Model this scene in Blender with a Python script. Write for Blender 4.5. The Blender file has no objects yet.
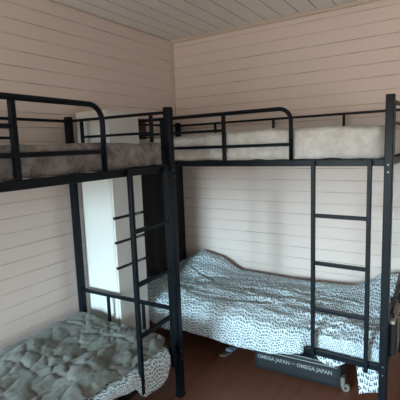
import bpy, bmesh, math, random
from mathutils import Vector, Matrix, noise
random.seed(7)
S = bpy.context.scene
COL = S.collection
# ------------------------------------------------------------------ camera
CAM = Vector((2.3117, -3.2322, 1.569)); YAW, PIT, ROL, FPX = 0.5653, -0.134, -0.0364, 397.59
fw = Vector((-math.sin(YAW)*math.cos(PIT), math.cos(YAW)*math.cos(PIT), math.sin(PIT)))
rt = Vector((math.cos(YAW), math.sin(YAW), 0)); up = rt.cross(fw)
r2 = rt*math.cos(ROL)+up*math.sin(ROL); u2 = -rt*math.sin(ROL)+up*math.cos(ROL)
cd = bpy.data.cameras.new('camera'); cam = bpy.data.objects.new('camera', cd); COL.objects.link(cam)
cam.matrix_world = Matrix(((r2.x, u2.x, -fw.x, CAM.x), (r2.y, u2.y, -fw.y, CAM.y), (r2.z, u2.z, -fw.z, CAM.z), (0, 0, 0, 1)))
cd.sensor_width = 36; cd.lens = 36*FPX/400; cd.clip_start = .02
S.camera = cam
# ------------------------------------------------------------------ world, window light, exposure
W = bpy.data.worlds.new('World'); S.world = W; W.use_nodes = True
nt = W.node_tree; bg = nt.nodes['Background']
tcw = nt.nodes.new('ShaderNodeTexCoord'); sx = nt.nodes.new('ShaderNodeSeparateXYZ'); nt.links.new(tcw.outputs['Generated'], sx.inputs[0])
rw = nt.nodes.new('ShaderNodeValToRGB'); nt.links.new(sx.outputs[2], rw.inputs[0])
rw.color_ramp.elements[0].position = 0.0; rw.color_ramp.elements[0].color = (.155, .14, .12, 1)
rw.color_ramp.elements[1].position = .02; rw.color_ramp.elements[1].color = (.64, .87, 1, 1)
nt.links.new(rw.outputs[0], bg.inputs[0]); bg.inputs[1].default_value = 26.0
# window opening in the wall behind the viewer; the sky light enters through it
WX0, WX1, WZ0, WZ1, YB = .2, 1.5, .45, 1.90, -6.2
ld = bpy.data.lights.new('window_daylight', 'AREA'); ld.shape = 'RECTANGLE'; ld.size = WX1-WX0; ld.size_y = WZ1-WZ0
ld.cycles.is_portal = True
lo = bpy.data.objects.new('window_daylight', ld); COL.objects.link(lo)
lo.location = ((WX0+WX1)/2, YB-.01, (WZ0+WZ1)/2)
lo.rotation_euler = Vector((0, 1, 0)).to_track_quat('-Z', 'Y').to_euler()
# added dim warm fill for the upper walls and ceiling, no real source there
l2 = bpy.data.lights.new('fill_light', 'AREA'); l2.shape = 'RECTANGLE'; l2.size = 1.2; l2.size_y = 1.6
l2.energy = 5; l2.color = (1, .93, .88)
l2o = bpy.data.objects.new('fill_light', l2); COL.objects.link(l2o)
l2o.location = (4.3, -3.2, 1.1); l2o.rotation_euler = Vector((-1, .25, .25)).to_track_quat('-Z', 'Y').to_euler()
S.view_settings.view_transform = 'Standard'; S.view_settings.look = 'None'; S.view_settings.gamma = 1
S.view_settings.use_curve_mapping = False
S.view_settings.exposure = 1.9
# ------------------------------------------------------------------ materials
def srgb(r, g, b):
    return tuple(((c/255)/12.92 if c <= 10 else ((c/255+.055)/1.055)**2.4) for c in (r, g, b))+(1,)
class NT:
    def __init__(s, name):
        s.m = bpy.data.materials.new(name); s.m.use_nodes = True; s.t = s.m.node_tree; s.b = s.t.nodes['Principled BSDF']
    def n(s, typ, **kw):
        x = s.t.nodes.new(typ)
        for k, v in kw.items():
            if k.startswith('i_'):
                x.inputs[int(k[2:]) if k[2:].isdigit() else k[2:]].default_value = v
            else: setattr(x, k, v)
        return x
    def l(s, a, b): s.t.links.new(a, b)
    def math(s, op, a, b=None, c=None):
        x = s.n('ShaderNodeMath', operation=op)
        for i, v in enumerate((a, b, c)):
            if v is None: continue
            if isinstance(v, (int, float)): x.inputs[i].default_value = v
            else: s.l(v, x.inputs[i])
        return x.outputs[0]
    def mix(s, f, a, b):
        x = s.n('ShaderNodeMix', data_type='RGBA')
        if isinstance(f, (int, float)): x.inputs[0].default_value = f
        else: s.l(f, x.inputs[0])
        for i, v in ((6, a), (7, b)):
            if isinstance(v, tuple): x.inputs[i].default_value = v
            else: s.l(v, x.inputs[i])
        return x.outputs[2]
    def noise(s, scale, detail=3, vec=None, rough=.5):
        x = s.n('ShaderNodeTexNoise'); x.inputs['Scale'].default_value = scale; x.inputs['Detail'].default_value = detail
        x.inputs['Roughness'].default_value = rough
        if vec is not None: s.l(vec, x.inputs['Vector'])
        return x.outputs['Fac']
    def coord(s, which='Object', scale=None):
        tc = s.n('ShaderNodeTexCoord').outputs[which]
        if scale is None: return tc
        mp = s.n('ShaderNodeMapping'); mp.inputs['Scale'].default_value = scale; s.l(tc, mp.inputs[0]); return mp.outputs[0]
    def bump(s, h, strength=.3, dist=.01):
        x = s.n('ShaderNodeBump'); x.inputs['Strength'].default_value = strength; x.inputs['Distance'].default_value = dist
        s.l(h, x.inputs['Height']); s.l(x.outputs[0], s.b.inputs['Normal'])
def simple(name, c1, c2=None, scale=8, rough=.6, metal=0, bump=0, bscale=60, sp=None):
    k = NT(name); k.b.inputs['Roughness'].default_value = rough; k.b.inputs['Metallic'].default_value = metal
    co = k.coord()
    if c2: k.l(k.mix(k.noise(scale, 4, co), c1, c2), k.b.inputs['Base Color'])
    else: k.b.inputs['Base Color'].default_value = c1
    if bump: k.bump(k.noise(bscale, 3, co), bump, .005)
    return k.m
M = {}
M['metal'] = simple('black_metal', srgb(8, 14, 20), srgb(12, 21, 29), 30, .36, .0, .15, 200)
M['metal'].node_tree.nodes['Principled BSDF'].inputs['Specular IOR Level'].default_value = .13
M['mesh'] = simple('bed_base_metal', srgb(22, 26, 30), None, 5, .6)
M['white_board'] = simple('white_laminate', srgb(205, 208, 204), srgb(214, 216, 210), 3, .45)
M['gap'] = simple('dark_gap', srgb(20, 20, 22), None, 5, .8)
M['handle'] = simple('handle_metal', srgb(120, 122, 122), None, 5, .35, .8)
M['black_cloth'] = simple('black_cloth', srgb(7, 7, 9), srgb(14, 14, 16), 12, .95, 0, .4, 90)
M['brown_wood'] = simple('dark_brown_wood', srgb(62, 40, 32), srgb(88, 60, 47), 14, .7, 0, .2, 50)
M['case'] = simple('suitcase_shell', srgb(12, 20, 25), srgb(18, 28, 34), 40, .7, 0, .4, 300)
M['case_trim'] = simple('suitcase_piping', srgb(150, 165, 165), None, 4, .5)
M['case_band'] = simple('suitcase_band', srgb(20, 28, 33), None, 4, .6)
M['letters'] = simple('lettering', srgb(140, 150, 152), None, 4, .6)
M['wheel'] = simple('wheel_grey', srgb(92, 92, 88), srgb(112, 110, 104), 30, .6)
M['blue_card'] = simple('pale_blue_card', srgb(120, 150, 175), srgb(140, 168, 190), 30, .6)
M['grey_card'] = simple('grey_card', srgb(110, 118, 116), srgb(130, 138, 134), 30, .6)
M['trim_paint'] = simple('trim_paint', srgb(196, 182, 170), srgb(205, 192, 180), 6, .6, 0, .1, 40)
M['bag_black'] = simple('bag_black', srgb(8, 9, 14), srgb(14, 16, 22), 12, .8, 0, .3, 90)
M['lit_metal_beige'] = simple('lit_metal_beige', srgb(140, 132, 122), srgb(158, 150, 138), 25, .8)  # beige painted as light on the headboard rail and baluster

def wall_mat(name, along):
    k = NT(name); k.b.inputs['Roughness'].default_value = .62
    co = k.coord('Object', (1.2, 1.2, 14)); big = k.coord('Object', (1, 1, 1))
    base = k.mix(k.noise(3, 4, co), srgb(220, 207, 198), srgb(226, 214, 206))
    base = k.mix(k.math('MULTIPLY', k.noise(1.3, 3, big), .35), base, srgb(212, 195, 183))
    k.l(base, k.b.inputs['Base Color'])
    k.bump(k.noise(22, 4, co), .12, .004)
    return k.m
M['wall'] = wall_mat('painted_boards', 0)
gm = NT('board_joint'); gm.b.inputs['Roughness'].default_value = .9
gv = gm.n('ShaderNodeValToRGB'); gv.color_ramp.elements[0].position = .46; gv.color_ramp.elements[1].position = .72
gv.color_ramp.elements[0].color = srgb(210, 195, 185); gv.color_ramp.elements[1].color = srgb(120, 100, 88)
gm.l(gm.noise(1.7, 4, gm.coord('Object', (1, 1, 9)), .7), gv.inputs[0]); gm.l(gv.outputs[0], gm.b.inputs['Base Color'])
M['joint'] = gm.m
M['ceil'] = simple('ceiling_paint', srgb(234, 236, 234), srgb(240, 241, 239), 5, .7, 0, .15, 30)
M['ceil_joint'] = simple('ceiling_joint', srgb(120, 114, 106), srgb(84, 78, 72), 3, .9)
k = NT('floor_paint'); k.b.inputs['Roughness'].default_value = .42
co = k.coord('Object', (14, 1.4, 1)); c1 = k.mix(k.noise(2.5, 5, co, .6), srgb(96, 60, 46), srgb(130, 84, 65))
xx = k.n('ShaderNodeSeparateXYZ'); k.l(k.coord(), xx.inputs[0])
fr = k.math('FRACT', k.math('DIVIDE', xx.outputs[0], .11)); gap = k.math('LESS_THAN', fr, .035)
c2 = k.mix(k.math('MULTIPLY', gap, .6), c1, srgb(40, 22, 18))
sc = k.noise(9, 6, k.coord('Object', (9, .8, 1)), .75)
scr = k.math('MULTIPLY', k.math('GREATER_THAN', sc, .68), .35)
k.l(k.mix(scr, c2, srgb(150, 105, 85)), k.b.inputs['Base Color'])
k.bump(k.math('SUBTRACT', k.noise(20, 4, co), gap), .2, .004)
M['floor'] = k.m

def fabric(name, a, b, rough=.95, sc=6):
    k = NT(name); k.b.inputs['Roughness'].default_value = rough
    co = k.coord(); k.l(k.mix(k.noise(sc, 4, co), a, b), k.b.inputs['Base Color'])
    k.bump(k.noise(45, 4, co), .35, .006)
    try: k.b.inputs['Sheen Weight'].default_value = .15
    except Exception: pass
    return k.m
M['quilt'] = fabric('grey_green_quilt', srgb(98, 104, 99), srgb(120, 125, 118), sc=5)
k = NT('off_white_quilt'); k.b.inputs['Roughness'].default_value = .95
n1 = k.noise(16, 6, k.coord(), .72); rp = k.n('ShaderNodeValToRGB'); rp.color_ramp.elements[0].position = .34; rp.color_ramp.elements[1].position = .64
rp.color_ramp.elements[0].color = srgb(184, 180, 172); rp.color_ramp.elements[1].color = srgb(208, 208, 202)
k.l(n1, rp.inputs[0]); k.l(rp.outputs[0], k.b.inputs['Base Color']); k.bump(n1, .8, .02); M['white_sheet'] = k.m
# dark grey mottled mattress cover
k = NT('grey_mattress_cloth'); k.b.inputs['Roughness'].default_value = .9
n1 = k.noise(14, 6, k.coord(), .7); rp = k.n('ShaderNodeValToRGB'); rp.color_ramp.elements[0].position = .36; rp.color_ramp.elements[1].position = .66
rp.color_ramp.elements[0].color = srgb(76, 76, 80); rp.color_ramp.elements[1].color = srgb(146, 139, 132)
k.l(n1, rp.inputs[0]); k.l(rp.outputs[0], k.b.inputs['Base Color']); k.bump(n1, .4, .01); M['mattress_grey'] = k.m

def print_mat(name, cw, ch, pale, ink):
    """pale cotton printed all over with rows of small dark strokes"""
    k = NT(name); k.b.inputs['Roughness'].default_value = .9
    uv = k.n('ShaderNodeTexCoord').outputs['UV']; sp = k.n('ShaderNodeSeparateXYZ'); k.l(uv, sp.inputs[0])
    wv = k.math('MULTIPLY', k.math('SUBTRACT', k.noise(5, 2, uv), .5), .05)
    zig = k.math('MULTIPLY', k.math('PINGPONG', sp.outputs[0], .055), .42)
    v = k.math('DIVIDE', k.math('ADD', sp.outputs[1], k.math('ADD', wv, zig)), ch); row = k.math('FLOOR', v); fv = k.math('FRACT', v)
    u = k.math('ADD', k.math('DIVIDE', sp.outputs[0], cw), k.math('MULTIPLY', row, .37)); colm = k.math('FLOOR', u); fu = k.math('FRACT', u)
    cb = k.n('ShaderNodeCombineXYZ'); k.l(colm, cb.inputs[0]); k.l(row, cb.inputs[1])
    wn = k.n('ShaderNodeTexWhiteNoise', noise_dimensions='2D'); k.l(cb.outputs[0], wn.inputs[0])
    sr = k.n('ShaderNodeSeparateColor'); k.l(wn.outputs['Color'], sr.inputs[0]); R, G, B = sr.outputs
    def band(x, c, w): return k.math('LESS_THAN', k.math('ABSOLUTE', k.math('SUBTRACT', x, c)), w)
    ins = k.math('MULTIPLY', band(fv, .5, .36), band(fu, .5, .38))
    left = band(fu, .22, .12); right = k.math('MULTIPLY', band(fu, .78, .12), k.math('GREATER_THAN', R, .35))
    diag = k.math('MULTIPLY', band(k.math('ADD', fu, k.math('MULTIPLY', fv, -.75)), .12, .12), k.math('GREATER_THAN', G, .45))
    mid = k.math('MULTIPLY', band(fv, .5, .10), k.math('GREATER_THAN', B, .5))
    top = k.math('MULTIPLY', band(fv, .78, .10), k.math('LESS_THAN', B, .45))
    s = k.math('MAXIMUM', k.math('MAXIMUM', left, right), k.math('MAXIMUM', diag, k.math('MAXIMUM', mid, top)))
    s = k.math('MULTIPLY', k.math('MULTIPLY', s, ins), .92)
    k.l(k.mix(s, pale, ink), k.b.inputs['Base Color'])
    return k.m
M['print'] = print_mat('printed_cotton', .025, .029, srgb(208, 226, 232), srgb(52, 66, 76))

# ------------------------------------------------------------------ mesh helpers
class MB:
    def __init__(s): s.bm = bmesh.new(); s.mats = []
    def box(s, a, b, bev=0, mi=0, mtx=None):
        c = [(a[i]+b[i])/2 for i in range(3)]; d = [abs(b[i]-a[i]) for i in range(3)]
        r = bmesh.ops.create_cube(s.bm, size=1, matrix=Matrix.Translation(c) @ Matrix.Diagonal((*d, 1)))
        vs = r['verts']
        if bev:
            es = list({e for v in vs for e in v.link_edges})
            rr = bmesh.ops.bevel(s.bm, geom=es, offset=bev, segments=2, affect='EDGES', profile=.6); vs = list({v for f in rr['faces'] for v in f.verts} | {v for v in vs if v.is_valid})
        fs = {f for v in vs for f in v.link_faces}
        for f in fs: f.material_index = mi
        if mtx: bmesh.ops.transform(s.bm, matrix=mtx, verts=list({v for f in fs for v in f.verts}))
        return s
    def tube(s, pts, r, seg=10, mi=0, cap=True):
        pts = [Vector(p) for p in pts]; rings = []
        t0 = (pts[1]-pts[0]).normalized(); n = t0.orthogonal().normalized()
        for i, p in enumerate(pts):
            t = (pts[min(i+1, len(pts)-1)]-pts[max(i-1, 0)]).normalized()
            n = (n-t*n.dot(t)).normalized(); b = t.cross(n)
            rings.append([s.bm.verts.new(p+(n*math.cos(2*math.pi*j/seg)+b*math.sin(2*math.pi*j/seg))*r) for j in range(seg)])
        for i in range(len(rings)-1):
            for j in range(seg):
                f = s.bm.faces.new((rings[i][j], rings[i][(j+1) % seg], rings[i+1][(j+1) % seg], rings[i+1][j])); f.material_index = mi; f.smooth = True
        if cap:
            for rg, rev in ((rings[0], True), (rings[-1], False)):
                f = s.bm.faces.new(rg[::-1] if rev else rg); f.material_index = mi
        return s
    def obj(s, name, mats, parent=None, mtx=None, smooth=False):
        me = bpy.data.meshes.new(name)
        bmesh.ops.recalc_face_normals(s.bm, faces=s.bm.faces[:]) if not getattr(s, 'norec', False) else None
        s.bm.to_mesh(me); s.bm.free()
        for m in (mats if isinstance(mats, (list, tuple)) else [mats]): me.materials.append(m)
        if smooth:
            for p in me.polygons: p.use_smooth = True
        o = bpy.data.objects.new(name, me); COL.objects.link(o)
        if parent: o.parent = parent
        if mtx is not None: o.matrix_world = mtx
        return o
def tag(o, label, cat, group=None, kind=None):
    if kind: o['kind'] = kind
    if label: o['label'] = label
    if cat: o['category'] = cat
    if group: o['group'] = group
    return o
def thing(name, label, cat, loc=(0, 0, 0), rz=0, group=None):
    o = bpy.data.objects.new(name, None); COL.objects.link(o); o.location = loc; o.rotation_euler = (0, 0, rz)
    o.empty_display_size = .1
    return tag(o, label, cat, group)
def struct(o, label=None):
    o['kind'] = 'structure'
    if label: o['label'] = label
    return o

# ------------------------------------------------------------------ room shell
H = 2.576; XR, TH = 4.5, .10
def boarded(name, origin, dirv, nrm, length, z0, z1, first, pitch=.0955, g=.0024, dep=.003, holes=()):
    """a wall of horizontal boards with open V joints; dirv along, nrm into the room"""
    o0, d, n = Vector(origin), Vector(dirv), Vector(nrm)
    bm = bmesh.new()
    zs = []; z = first
    while z > z0+.02: z -= pitch
    z += pitch
    while z < z1-.01: zs.append(z); z += pitch
    prof = [(z0, 0, 0)]
    for z in zs: prof += [(z-g, 0, 0), (z-g*.35, -dep, 1), (z+g*.35, -dep, 1), (z+g, 0, 1)]
    prof += [(z1, 0, 0)]
    cuts = [0, length]
    rows = [[bm.verts.new(o0+d*c+Vector((0, 0, 1))*p[0]+n*p[1]) for c in cuts] for p in prof]
    for i in range(len(rows)-1):
        f = bm.faces.new((rows[i][0], rows[i][1], rows[i+1][1], rows[i+1][0]))
        f.material_index = 1 if prof[i+1][2] else 0
    # solid back
    b = [bm.verts.new(o0+d*c+Vector((0, 0, zz))-n*TH) for c, zz in ((0, z0), (length, z0), (length, z1), (0, z1))]
    bm.faces.new(b[::-1])
    bm.faces.new((rows[0][0], b[0], b[1], rows[0][1])); bm.faces.new((rows[-1][0], rows[-1][1], b[2], b[3]))
    me = bpy.data.meshes.new(name); bmesh.ops.recalc_face_normals(bm, faces=bm.faces[:]); bm.to_mesh(me); bm.free()
    me.materials.append(M['wall']); me.materials.append(M['joint'])
    o = bpy.data.objects.new(name, me); COL.objects.link(o); return struct(o)
boarded('wall_left', (0, YB, 0), (0, 1, 0), (1, 0, 0), -YB, 0, H, 2.384-.0012*0, pitch=.0935)
boarded('wall_far', (0, 0, 0), (1, 0, 0), (0, -1, 0), XR, 0, H, 2.4085, pitch=.0955)
m = MB(); m.box((XR, YB, 0), (XR+TH, 0, H)); struct(m.obj('wall_right', M['wall']))
m = MB()
m.box((0, YB-TH, 0), (WX0, YB, H)); m.box((WX1, YB-TH, 0), (XR, YB, H)); m.box((WX0, YB-TH, 0), (WX1, YB, WZ0)); m.box((WX0, YB-TH, WZ1), (WX1, YB, H))
struct(m.obj('wall_near', M['wall']))
w = bpy.data.objects.new('window_1', None); COL.objects.link(w); struct(w); w.location = (WX0, YB-TH/2, WZ0)
m = MB()
for a, b in (((WX0, WZ0), (WX0+.05, WZ1)), ((WX1-.05, WZ0), (WX1, WZ1)), ((WX0, WZ0), (WX1, WZ0+.05)), ((WX0, WZ1-.05), (WX1, WZ1)), (((WX0+WX1)/2-.025, WZ0), ((WX0+WX1)/2+.025, WZ1))):
    m.box((a[0], YB-.08, a[1]), (b[0], YB-.03, b[1]), .004)
fo = m.obj('window_frame', M['trim_paint']); fo.parent = w; fo.location = (-WX0, -(YB-TH/2), -WZ0)
m = MB(); m.box((0, YB, -.06), (XR, 0, 0)); struct(m.obj('floor', M['floor']))
# ceiling of narrow boards running from the far wall towards the viewer
m = MB(); xs = 0.0
bm = m.bm
prof = [(0, 0, 0)]
x = .14
while x < XR-.05:
    prof += [(x-.0025, 0, 0), (x-.001, .005, 1), (x+.001, .005, 1), (x+.0025, 0, 1)]; x += .14
prof += [(XR, 0, 0)]
rows = [[bm.verts.new((a, yy, H+b)) for yy in (YB, 0)] for a, b, c in prof]
for i in range(len(rows)-1):
    f = bm.faces.new((rows[i][0], rows[i+1][0], rows[i+1][1], rows[i][1])); f.material_index = prof[i+1][2]
me = bpy.data.meshes.new('ceiling'); m.box((0, YB, H+.01), (XR, 0, H+.06)); bm.to_mesh(me); bm.free()
me.materials.append(M['ceil']); me.materials.append(M['ceil_joint'])
o = bpy.data.objects.new('ceiling', me); COL.objects.link(o); struct(o)
# trims
m = MB(); m.box((0, -.022, H-.03), (XR, 0, H), .006); struct(m.obj('trim_1', M['trim_paint']))
m = MB(); m.box((0, YB, H-.012), (.014, -.022, H), .004); struct(m.obj('trim_2', M['trim_paint']))
m = MB(); m.box((0, -.022, 0), (.022, 0, H-.03), .006); struct(m.obj('trim_3', M['trim_paint']))

# ------------------------------------------------------------------ bunk beds
ZP, ZU, ZG, ZGL, ZGM, ZL = 1.80, 1.4499, 1.7739, 1.5608, 1.6674, .2872
ZBT, ZBL, ZE = 1.771, 1.6591, .5756
LEN, WID = 1.9848, .8284; GE, GV = 1.4482, .9875; LA, LB = 1.5903, 1.8955; RUNGS = (1.1444, .8589, .5743)
P = .021
def make_bunk(name, label, mtx):
    """local frame: x along the bed (ladder at the x=LEN end), y from front (0) to back (WID)"""
    t = bpy.data.objects.new(name, None); COL.objects.link(t); t.matrix_world = mtx; tag(t, label, 'bunk bed')
    mt = M['metal']
    for x in (0, LEN):
        for y in (0, WID):
            m = MB(); m.box((x-P, y-P, 0.006), (x+P, y+P, ZP), .004); p = m.obj('post', mt, t)
            m = MB(); m.box((x-P-.002, y-P-.002, 0), (x+P+.002, y+P+.002, .02), .003); m.obj('foot_cap', mt, p)
            if y == 0:
                for z in (ZU-.012, ZU-.05, ZL+.02, ZL-.03):
                    for dx, dy in ((0, -1), (1 if x else -1, 0)):
                        m = MB(); c = Vector((x+dx*P, y+dy*P, z)); m.tube([c, c+Vector((dx, dy, 0))*.003], .0045, 8)
                        m.obj('bolt', M['handle'], p)
    def rail(nm, a, b, r): m = MB(); m.box([min(a[i], b[i])-r[i] for i in range(3)], [max(a[i], b[i])+r[i] for i in range(3)], .003); return m.obj(nm, mt, t)
    for z, h in ((ZU, .019), (ZL, .019)):
        for y in (0, WID): rail('side_rail', (P, y, z), (LEN-P, y, z), (0, .012, h))
        for x in (0, LEN): rail('end_rail', (x, P, z), (x, WID-P, z), (.012, 0, h))
        m = MB()
        n = 14
        for i in range(1, n): m.box((LEN*i/n-.014, .012, z-.002), (LEN*i/n+.014, WID-.012, z+.003))
        for yy in (.28, .55): m.box((.012, yy-.006, z-.008), (LEN-.012, yy+.006, z-.002))
        m.obj('slat_base', M['mesh'], t)
    # upper end frames
    for x in (0, LEN):
        rail('headboard_rail', (x, P, ZBT), (x, WID-P, ZBT), (.009, 0, .009))
        a, b = WID*.15, WID*.85
        rail('headboard_rail', (x, a, ZBL), (x, b, ZBL), (.008, 0, .008))
        for y in (a, b): rail('baluster', (x, y, ZU+.019), (x, y, ZBT-.009), (.0095, .0095, 0))
        rail('headboard_rail', (x, P, ZE), (x, WID-P, ZE), (.011, 0, .011))
        for y in (WID*.32, WID*.69): rail('baluster', (x, y, ZL+.019), (x, y, ZE-.01), (.009, .009, 0))
    # back guard
    rail('back_guard_rail', (P, WID, ZBT), (LEN-P, WID, ZBT), (0, .009, .009))
    rail('back_guard_rail', (.42, WID, ZBL), (1.548, WID, ZBL), (0, .008, .008))
    for x in (.42, .983, 1.548): rail('baluster', (x, WID, ZU+.019), (x, WID, ZBT-.009), (.0095, .009, 0))
    # front guard: a bent tube that turns down to the side rail
    R = .075; pts = [(P, 0, ZG)]
    for i in range(9):
        a = math.pi/2*i/8; pts.append((GE-R+R*math.sin(a), 0, ZG-R+R*math.cos(a)))
    pts.append((GE, 0, ZU+.01)); m = MB(); m.tube(pts, .0125, 12); g = m.obj('guard_rail', mt, t)
    rail('guard_bar', (P, 0, ZGL), (GE-.01, 0, ZGL), (0, .010, .010))
    rail('guard_bar', (P, 0, ZGM), (GV-.01, 0, ZGM), (0, .009, .009))
    for x in (.47, GV): rail('guard_upright', (x, 0, ZU+.019), (x, 0, ZG-.01), (.011, .0105, 0))
    # ladder
    l = bpy.data.objects.new('ladder', None); COL.objects.link(l); l.parent = t
    yl = -.0245
    for x in (LA, LB):
        m = MB(); m.box((x-.0115, yl-.0115, ZL-.036), (x+.0115, yl+.0115, ZU+.012), .003)
        lp = m.obj('ladder_leg', mt, l)
    for z in RUNGS:
        m = MB(); m.box((LA+.0115, yl-.010, z-.011), (LB-.0115, yl+.010, z+.011), .003); m.obj('rung', mt, l)
    return t
ry = -.0252; ly_ = .0292
X0, YBK = .0715, .05
def rotm(c, a): return Matrix.Translation((c[0], c[1], 0)) @ Matrix.Rotation(a, 4, 'Z')
MR = rotm((X0, -YBK), ry) @ Matrix.Translation((0, -WID, 0))
LX, LY = .084, 1.3398
ML = rotm((LX+WID, -LY), ly_) @ Matrix.Rotation(math.pi/2, 4, 'Z') @ Matrix.Translation((-LEN, 0, 0))
make_bunk('bunk_bed', 'black metal bunk bed along the far wall, white bedding on its upper bunk', MR)
make_bunk('bunk_bed', 'black metal bunk bed along the left wall, near the white drawer cabinet', ML)

# ------------------------------------------------------------------ bedding
def grid_obj(name, fn, nu, nv, mat, uvf=None, parent=None, mtx=None, thick=0, sub=0):
    bm = bmesh.new(); uvl = bm.loops.layers.uv.new('UVMap')
    vs = [[bm.verts.new(fn(i/nu, j/nv)) for j in range(nv+1)] for i in range(nu+1)]
    for i in range(nu):
        for j in range(nv):
            f = bm.faces.new((vs[i][j], vs[i+1][j], vs[i+1][j+1], vs[i][j+1])); f.smooth = True
            for lp, (a, b) in zip(f.loops, ((i, j), (i+1, j), (i+1, j+1), (i, j+1))):
                lp[uvl].uv = uvf(a/nu, b/nv) if uvf else (a/nu, b/nv)
    bm.normal_update()
    me = bpy.data.meshes.new(name); bm.to_mesh(me); bm.free(); me.materials.append(mat)
    o = bpy.data.objects.new(name, me); COL.objects.link(o)
    if thick:
        md = o.modifiers.new('thickness', 'SOLIDIFY'); md.thickness = thick; md.offset = -1
    if parent: o.parent = parent
    if mtx is not None: o.matrix_world = mtx
    return o
def sstep(a, b, x): t = max(0, min(1, (x-a)/(b-a))); return t*t*(3-2*t)
def interp(tab, x):
    if x <= tab[0][0]: return tab[0][1]
    for (a, va), (b, vb) in zip(tab, tab[1:]):
        if x <= b: t = (x-a)/(b-a); t = t*t*(3-2*t); return va+(vb-va)*t
    return tab[-1][1]
def nz(x, y, z=0): return noise.noise(Vector((x, y, z)))
def bil(x, y, z=0): return abs(noise.noise(Vector((x, y, z))))
def ridge(x, y, z=0): return 1-abs(noise.noise(Vector((x, y, z))))*2

def rounded_mattress(name, mat, mtx, x0, x1, y0, y1, z0, top, amp=.006, label=None, cat='mattress', seed=0, rr=.035):
    """mattress with rounded edges; top(x,y) gives the height"""
    bm = bmesh.new(); n, mm = 64, 30
    ring = []
    # cross-section around y-z for each x
    def section(x, shrink):
        pts = []
        per = []
        a, b = y0+shrink, y1-shrink
        for i in range(4): per.append((a, z0+shrink*.5+(top(x, a)-rr-z0)*i/4))
        for i in range(6):
            t = math.pi/2*i/5; per.append((a+rr-rr*math.cos(t), top(x, a)-shrink*.6-rr+rr*math.sin(t)))
        for i in range(1, mm): 
            yy = a+rr+(b-a-2*rr)*i/mm; per.append((yy, top(x, yy)-shrink*.6))
        for i in range(6):
            t = math.pi/2*(1-i/5); per.append((b-rr+rr*math.cos(t), top(x, b)-shrink*.6-rr+rr*math.sin(t)))
        for i in range(1, 5): per.append((b, z0+shrink*.5+(top(x, b)-rr-z0)*(1-i/4)))
        return per
    secs = []
    for i in range(n+1):
        t = i/n
        x = x0+(x1-x0)*t
        d = min(x-x0, x1-x); sh = 0 if d > rr else rr-math.sqrt(max(0, rr*rr-(rr-d)**2))
        secs.append([bm.verts.new((x, yy+amp*nz(x*9, zz*12+yy*4, seed), zz+amp*nz(x*8, yy*8, seed+5))) for yy, zz in section(x, sh*.8)])
    k = len(secs[0])
    for i in range(n):
        for j in range(k):
            f = bm.faces.new((secs[i][j], secs[i][(j+1) % k], secs[i+1][(j+1) % k], secs[i+1][j])); f.smooth = True
    bm.faces.new(secs[0][::-1]); bm.faces.new(secs[-1])
    bmesh.ops.recalc_face_normals(bm, faces=bm.faces[:])
    me = bpy.data.meshes.new(name); bm.to_mesh(me); bm.free(); me.materials.append(mat)
    o = bpy.data.objects.new(name, me); COL.objects.link(o); o.matrix_world = mtx
    if label: tag(o, label, cat)
    return o
E1 = .042
# upper beds
rounded_mattress('mattress', M['white_sheet'], MR, E1, LEN-.026, .022, WID-.03, ZU+.022,
    lambda x, y: interp([(0, 1.638), (.5, 1.642), (.9, 1.655), (1.3, 1.662), (1.7, 1.655), (1.98, 1.645)], x)+.010*nz(x*3.2, y*4, 3)+.007*nz(x*9, y*9, 4)-.01*sstep(.3, 0, y)+.010*bil(x*7, y*8, 5)+.006*bil(x*15, y*12, 6), .012,
    'off-white quilted mattress on the upper bunk by the far wall')
rounded_mattress('mattress', M['mattress_grey'], ML, E1, LEN-.024, .022, WID-.03, ZU+.022,
    lambda x, y: 1.598+.010*nz(x*3.2, y*4, 13)+.006*nz(x*9, y*9, 14), .007,
    'mottled dark grey mattress on the upper bunk by the left wall', seed=9, rr=.022)
# lower mattresses under the bedclothes
rounded_mattress('mattress', M['mattress_grey'], MR, E1, LEN-E1, .052, WID-.03, ZL+.022, lambda x, y: .375, .001,
    'thin grey mattress under the printed sheet, lower bunk by the far wall', seed=3)
rounded_mattress('mattress', M['mattress_grey'], ML, E1, LEN-E1, .022, WID-.03, ZL+.022, lambda x, y: .365, .002,
    'thin grey mattress under the green-grey quilt, lower bunk by the left wall', seed=4)

# printed duvet on the far lower bunk: flat over the mattress, hanging over the front rail
backz = [(0, .43), (.09, .48), (.27, .575), (.42, .545), (.68, .44), (1.1, .43), (1.6, .45), (1.75, .50), (1.84, .575), (1.95, .60)]
hem = [(0, .25), (.2, .22), (.45, .175), (.64, .205), (.85, .204), (1.05, .193), (1.28, .206), (1.42, .235), (1.5, .262), (1.58, .285), (1.7, .285), (1.98, .285)]
CREASES = [(.15, .10, .80, .50, .014, .030), (.05, .35, .60, .62, .012, .03), (.55, .22, 1.45, .30, .016, .022), (.70, .46, 1.35, .40, .018, .022),
           (.95, .62, 1.30, .50, .016, .02), (1.15, .20, 1.95, .34, .015, .022), (1.25, .44, 1.95, .52, .016, .024), (1.35, .60, 1.95, .44, .015, .022),
           (.35, .05, .55, .72, .012, .04), (1.5, .14, 1.95, .16, .012, .02), (1.42, .70, 1.85, .60, .014, .02), (.25, .50, 1.0, .36, .010, .02)]
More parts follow.
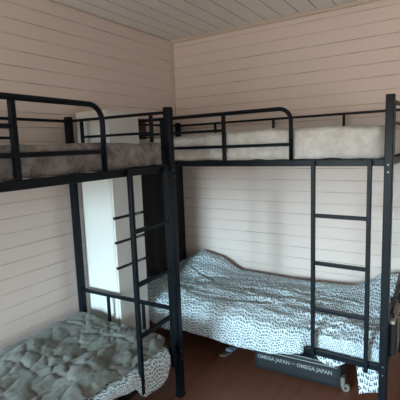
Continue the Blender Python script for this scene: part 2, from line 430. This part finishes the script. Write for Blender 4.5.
def duvet(u, v):
    x = .046+(LEN-.075)*u
    fold = .011*ridge(x*2.2+v*1.3, v*7+x*1.2, 1)+.009*ridge(x*5-v*2, v*13+x*2, 2)+.018*nz(x*2.1, v*3.3, 8)+.005*nz(x*14, v*18, 3)
    for (xa, va, xb, vb, dp, wd) in CREASES:
        t = (x-xa)/(xb-xa)
        if -.05 < t < 1.05:
            c = va+(vb-va)*t+.03*math.sin(t*5+va*9); e = (v-c)/wd
            env = math.sin(math.pi*max(0, min(1, t)))**.6
            fold += dp*env*(math.exp(-(e-.9)**2)-.8*math.exp(-(e*1.6)**2))
    # long folds fanning out to the right
    fold += .016*math.exp(-((v-(.42+.10*x+.02*math.sin(4*x)))/.035)**2)*sstep(.3, .9, x)
    fold += .014*math.exp(-((v-(.28+.05*x))/.03)**2)*sstep(.5, 1.0, x)
    fold -= .014*math.exp(-((v-(.58-.04*x))/.03)**2)*sstep(.8, 1.3, x)
    y1, yfront = WID-.028, -.012
    vt = .74
    if v < vt:
        t = v/vt; y = y1+(yfront+.03-y1)*t
        zb = interp(backz, x); zf = interp([(0, .40), (.6, .425), (1.2, .425), (1.5, .415), (1.98, .41)], x)
        z = zb+(zf-zb)*sstep(0, .55, t)+fold*(.35+.65*sstep(0, .12, t))*1.0-.03*sstep(.8, 1, t)**2
        if t > .985: z = max(z, .378)
        z = max(z, .388)
    else:
        t = (v-vt)/(1-vt)
        zf = interp([(0, .40), (.6, .425), (1.2, .425), (1.5, .415), (1.98, .41)], x)-.03
        a = min(t/.25, 1); zh = interp(hem, x)+.006*nz(x*6, 2, 1)
        y = yfront+.03-.034*math.sin(a*math.pi/2)-.016*sstep(.1, 1, t)*sstep(1.75, 1.5, x)+.010*nz(x*5, v*4, 4)*t*sstep(1.6, 1.4, x)
        if x > 1.5: y = y+(.034-y)*sstep(1.50, 1.56, x)
        z0 = max(zf+.011*0+fold*.8, .388)
        z = z0+(zh-z0)*t
    return (x, y, z)
DL = 1.14
o = grid_obj('duvet', duvet, 260, 140, M['print'], lambda u, v: (u*1.95, v*DL), mtx=MR, thick=.004)
tag(o, 'pale blue duvet with small dark print, crumpled over the lower bunk by the far wall', 'duvet')
# end of the duvet hanging over the left end of the bed
m = None
def flap(u, v):
    y = .03+(WID-.5)*u; z = .40-.12*v*(1-.3*u)
    return (-.004-.012*v+.006*nz(u*6, v*3, 3), y, z)
# corner of the duvet hanging through under the rail near the ladder, and the flap beside the post
def corner_a(u, v):
    x = 1.575+.20*u; z = .306-.088*v*math.sin(math.pi*min(1, .12+.80*u))**.8-.01*u
    return (x, .040+.004*nz(u*4, v*3)-.024*v, z-.012*u)
c = grid_obj('duvet_corner', corner_a, 12, 6, M['print'], lambda u, v: (u*.17+.4, v*.06+.2), thick=.003); c.parent = o
def corner_b(u, v):
    x = 1.825+.03*v+.118*u; z = .306-.225*v+.055*u*v
    return (x, .045+.006*math.sin(u*5)-.030*v, z)
c = grid_obj('duvet_corner', corner_b, 12, 10, M['print'], lambda u, v: (u*.115+.7, v*.15+.5), thick=.003); c.parent = o

def corner_c(u, v):
    return (LEN+.016+.004*v+.003*nz(u*6, v*3), .03+.42*u, .385-(.125+.03*math.sin(u*5))*v)
c = grid_obj('duvet_corner', corner_c, 16, 6, M['print'], lambda u, v: (u*.42, v*.13), thick=.003, mtx=MR); c.parent = o
bg_ = thing('shoulder_bag', 'small black bag with beige strips imitating light on the bed metal, hanging at the right end of the far bunk', 'bag'); bg_.matrix_world = MR @ Matrix.Translation((LEN+.012, .20, ZE))
m = MB(); m.box((.004, -.165, -.225), (.040, .17, -.022), .014); m.obj('body', M['bag_black'], bg_)
m = MB(); m.box((.006, -.172, -.028), (.036, .175, -.010), .004); m.obj('lit_rail_strip', M['lit_metal_beige'], bg_)  # added beige strip, imitates the lit headboard rail
m = MB(); m.box((.038, -.085, -.215), (.045, -.055, -.02), .002); m.obj('lit_baluster_strip', M['lit_metal_beige'], bg_)  # added beige strip, imitates the lit baluster
for y in (-.12, .12):
    m = MB(); m.tube([(.02, y, -.012), (.022, y, .012), (.0, y, .024), (-.026, y, .014), (-.026, y, -.02)], .005, 8); m.obj('hook', M['bag_black'], bg_)

# printed sheet and grey-green quilt on the left lower bunk.  local x: LEN = far end, y: 0 front
def sheetL(u, v):
    x = .03+1.825*u; hemz = interp([(0, .37), (1.1, .375), (1.30, .37), (1.53, .315), (1.58, .25), (1.60, .225), (1.77, .205), (1.81, .225), (1.86, .30)], x)
    if v < .3: y = .14-.145*(v/.3); z = .392-.012*(v/.3)
    else:
        t = (v-.3)/.7; y = -.005-.022*math.sin(min(1, t*2)*math.pi/2)+.006*nz(x*9, t*3, 2); z = .380+(hemz-.380)*t
    return (x, y, z+.003*nz(x*8, v*5, 3))
s2 = grid_obj('bed_sheet', sheetL, 90, 16, M['print'], lambda u, v: (u*1.95, v*.3), mtx=ML, thick=.003)
tag(s2, 'pale sheet with small dark print showing below the green-grey quilt', 'bed sheet')
def quiltL(u, v):
    x = .0+(LEN-.012)*u; 
    edge = interp([(0, .06), (1.1, .045), (1.35, .035), (1.62, .015), (1.80, .0), (1.9, .045), (1.98, .11)], x)
    y = WID-.028+(edge-(WID-.028))*v
    a, b = x*2.6+v*1.6, v*2.6-x*1.4
    w = nz(x*2, v*2, 31)*.5
    f = .030*bil(a*1.1+w, b*1.2, 11)+.016*nz(a*1.3, b*1.1, 5)
    wx, wy = .35*nz(x*5, v*4, 7), .35*nz(x*5, v*4, 17)
    p = Vector((x*9+v*3.6+wx, v*7.2-x*2.4+wy, 0)); dd, pp = noise.voronoi(p)
    e = min(1, (dd[1]-dd[0])*2.0)**.6
    g1, g2 = nz(pp[0].x*3.7, pp[0].y*3.1, 40)*2, nz(pp[0].x*2.9, pp[0].y*4.3, 50)*2
    q = p-pp[0]
    f += .011*e+.013*(g1*q.x+g2*q.y)
    p2 = p*2.3; dd, pp = noise.voronoi(p2); e = min(1, (dd[1]-dd[0])*2.0)**.6
    f += .004*e+.003*nz(a*9, b*9, 2)+.006
    f *= (.45+.55*sstep(0, .15, v))
    base = interp([(0, .405), (1.3, .405), (1.7, .405), (1.9, .40), (1.98, .39)], x)
    rim = sstep(.93, 1, v)
    z = base+f-.006-.022*rim*rim+.02*math.exp(-(v/.18)**2)
    endr = sstep(LEN-.05, LEN-.012, x); z -= .05*endr*endr
    lim = .398 if 1-endr > .5 else .30
    z = max(z, (.396 if v < .985 else .385) if endr < .3 else .32)
    return (x, y, z)
q = grid_obj('quilt', quiltL, 220, 110, M['quilt'], mtx=ML, thick=.006)
tag(q, 'crumpled green-grey quilt spread over the lower bunk by the left wall', 'quilt')

# ------------------------------------------------------------------ white drawer cabinet behind the left bunk
CX0, CX1, CY0, CY1, CH = .085, .395, -1.300, -1.000, 1.832
t = thing('drawer_cabinet', 'tall narrow white cabinet with drawers behind the left bunk', 'cabinet', ((CX0+CX1)/2, (CY0+CY1)/2, 0))
def loc(a): return (a[0]-(CX0+CX1)/2, a[1]-(CY0+CY1)/2, a[2])
m = MB(); m.box(loc((CX0, CY0, 0)), loc((CX1-.018, CY1, CH)), .004); m.obj('body', M['white_board'], t)
zs = [.02, .752, .932, 1.103, 1.828]
for i, (a, b) in enumerate(zip(zs, zs[1:])):
    m = MB(); m.box(loc((CX1-.016, CY0+.002, a+(.010 if i else 0))), loc((CX1, CY1-.002, b-.010)), .002)
    dd = m.obj('drawer' if i < 3 else 'door', M['white_board'], t)
    m = MB(); m.box(loc((CX1-.018, CY0+.004, b-.011)), loc((CX1-.003, CY1-.004, b+.011))); 
    if i < 3: m.obj('drawer_gap', M['gap'], dd)
    else: m.bm.free()
    if i < 3:
        m = MB(); m.box(loc((CX1-.008, CY1-.085, b-.004)), loc((CX1+.004, CY1-.03, b+.004)), .002); m.obj('handle', M['handle'], dd)
# brown plank and hanging black cloth in the corner
bm = bmesh.new()
c = [bm.verts.new(p) for p in ((.004, -.56, 0), (.024, -.56, 0), (.024, -.53, 0), (.004, -.53, 0), (.004, -.585, 1.825), (.024, -.585, 1.825), (.024, -.465, 1.825), (.004, -.465, 1.825))]
for f in ((3, 2, 1, 0), (4, 5, 6, 7), (0, 1, 5, 4), (1, 2, 6, 5), (2, 3, 7, 6), (3, 0, 4, 7)): bm.faces.new([c[i] for i in f])
bmesh.ops.bevel(bm, geom=bm.edges[:], offset=.003, segments=2, affect='EDGES')
me = bpy.data.meshes.new('wooden_plank'); bm.to_mesh(me); bm.free(); me.materials.append(M['brown_wood'])
o = bpy.data.objects.new('wooden_plank', me); COL.objects.link(o); tag(o, 'dark brown plank standing against the left wall just behind the white cabinet', 'plank')
# ------------------------------------------------------------------ black cloth on the far bunk's left end
def hang(u, v):
    y = .16+(WID-.19)*u; z = 1.425-v*(.99+.012*math.sin(u*9))
    x = .026+.008*math.sin(u*26)*(.3+.7*v)+.003*nz(u*5, v*4, 6)
    return (x, y, z)
o = grid_obj('hanging_blanket', hang, 60, 30, M['black_cloth'], mtx=MR, thick=.004)
tag(o, 'black blanket hanging in the corner between the two bunks', 'blanket')

# ------------------------------------------------------------------ suitcase under the far bunk
sx0, sx1 = 1.195, 1.765; SH = .185
sa = math.atan2(.023, .533)
t = thing('suitcase', 'dark wheeled suitcase lying flat under the far bunk', 'suitcase', (1.195, -.846, 0), sa)
SL, SD = .588, .40
m = MB(); m.box((0, 0, .012), (SL, SD, SH), .032); b = m.obj('body', M['case'], t, smooth=False)
m = MB()
for z in (SH-.006, SH-.030):
    pts = [(.025, .0, z), (SL-.025, .0, z)]
    m = MB(); m.tube(pts, .0028, 6); m.obj('piping', M['case_trim'], t)
m = MB(); m.box((.02, -.003, .096), (SL-.02, .004, .136), .001); band = m.obj('band', M['case_band'], t)
def text(body, size, parent, loc, rot, mat, name='lettering', ext=.0008, width=None):
    cu = bpy.data.curves.new(name, 'FONT'); cu.body = body; cu.size = size; cu.extrude = ext; cu.resolution_u = 2; cu.offset = .0006
    o = bpy.data.objects.new('tmp', cu); COL.objects.link(o); bpy.context.view_layer.update()
    me = bpy.data.meshes.new_from_object(o.evaluated_get(bpy.context.evaluated_depsgraph_get())); bpy.data.objects.remove(o)
    xs = [v.co.x for v in me.vertices]; w = max(xs)-min(xs)
    if width:
        for v in me.vertices: v.co.x *= width/w
    me.materials.clear(); me.materials.append(mat)
    t = bpy.data.objects.new(name, me); COL.objects.link(t); t.parent = parent; t.location = loc; t.rotation_euler = rot; return t
for xx in (.032, .306): text('OMEGA JAPAN', .036, band, (xx, -.0042, .103), (math.pi/2, 0, 0), M['letters'], width=.225)
m = MB(); m.box((.268, -.0045, .1145), (.294, -.003, .1175)); m.obj('lettering', M['letters'], band)
m = MB(); m.tube([(-.004, .045, .12), (-.022, .045, .115), (-.022, .12, .115), (-.004, .12, .12)], .008, 8); m.obj('carry_handle', M['case'], t)
for y in (.03, SD-.03):
    m = MB(); m.box((SL-.006, y-.022, .03), (SL+.020, y+.022, .095), .005); br = m.obj('wheel_bracket', M['wheel'], t)
    m = MB(); m.tube([(SL+.024, y-.014, .0245), (SL+.024, y+.014, .0245)], .024, 18); wl = m.obj('wheel', M['wheel'], t)
    m = MB(); m.tube([(SL+.024, y-.018, .0245), (SL+.024, y+.018, .0245)], .008, 10); m.obj('hub', M['gap'], wl)

# small things on the floor left of the suitcase
def slab(name, label, cat, pts, h, mat, z0=0):
    bm = bmesh.new(); lo = [bm.verts.new((x, y, z0)) for x, y in pts]; hi = [bm.verts.new((x, y, z0+h)) for x, y in pts]
    bm.faces.new(lo[::-1]); bm.faces.new(hi)
    for i in range(len(pts)): j = (i+1) % len(pts); bm.faces.new((lo[i], lo[j], hi[j], hi[i]))
    bmesh.ops.bevel(bm, geom=bm.edges[:], offset=min(h*.3, .004), segments=2, affect='EDGES')
    bmesh.ops.recalc_face_normals(bm, faces=bm.faces[:])
    me = bpy.data.meshes.new(name); bm.to_mesh(me); bm.free(); me.materials.append(mat)
    o = bpy.data.objects.new(name, me); COL.objects.link(o); return tag(o, label, cat)
slab('card_box', 'small pale blue flat box on the floor left of the suitcase', 'box', [(.90, -.715), (.952, -.72), (.975, -.585), (.925, -.575)], .022, M['blue_card'])
slab('card_scrap', 'small grey scrap on the floor in front of the pale blue box', 'scrap', [(.885, -.80), (.935, -.80), (.955, -.735), (.915, -.745)], .006, M['grey_card'])
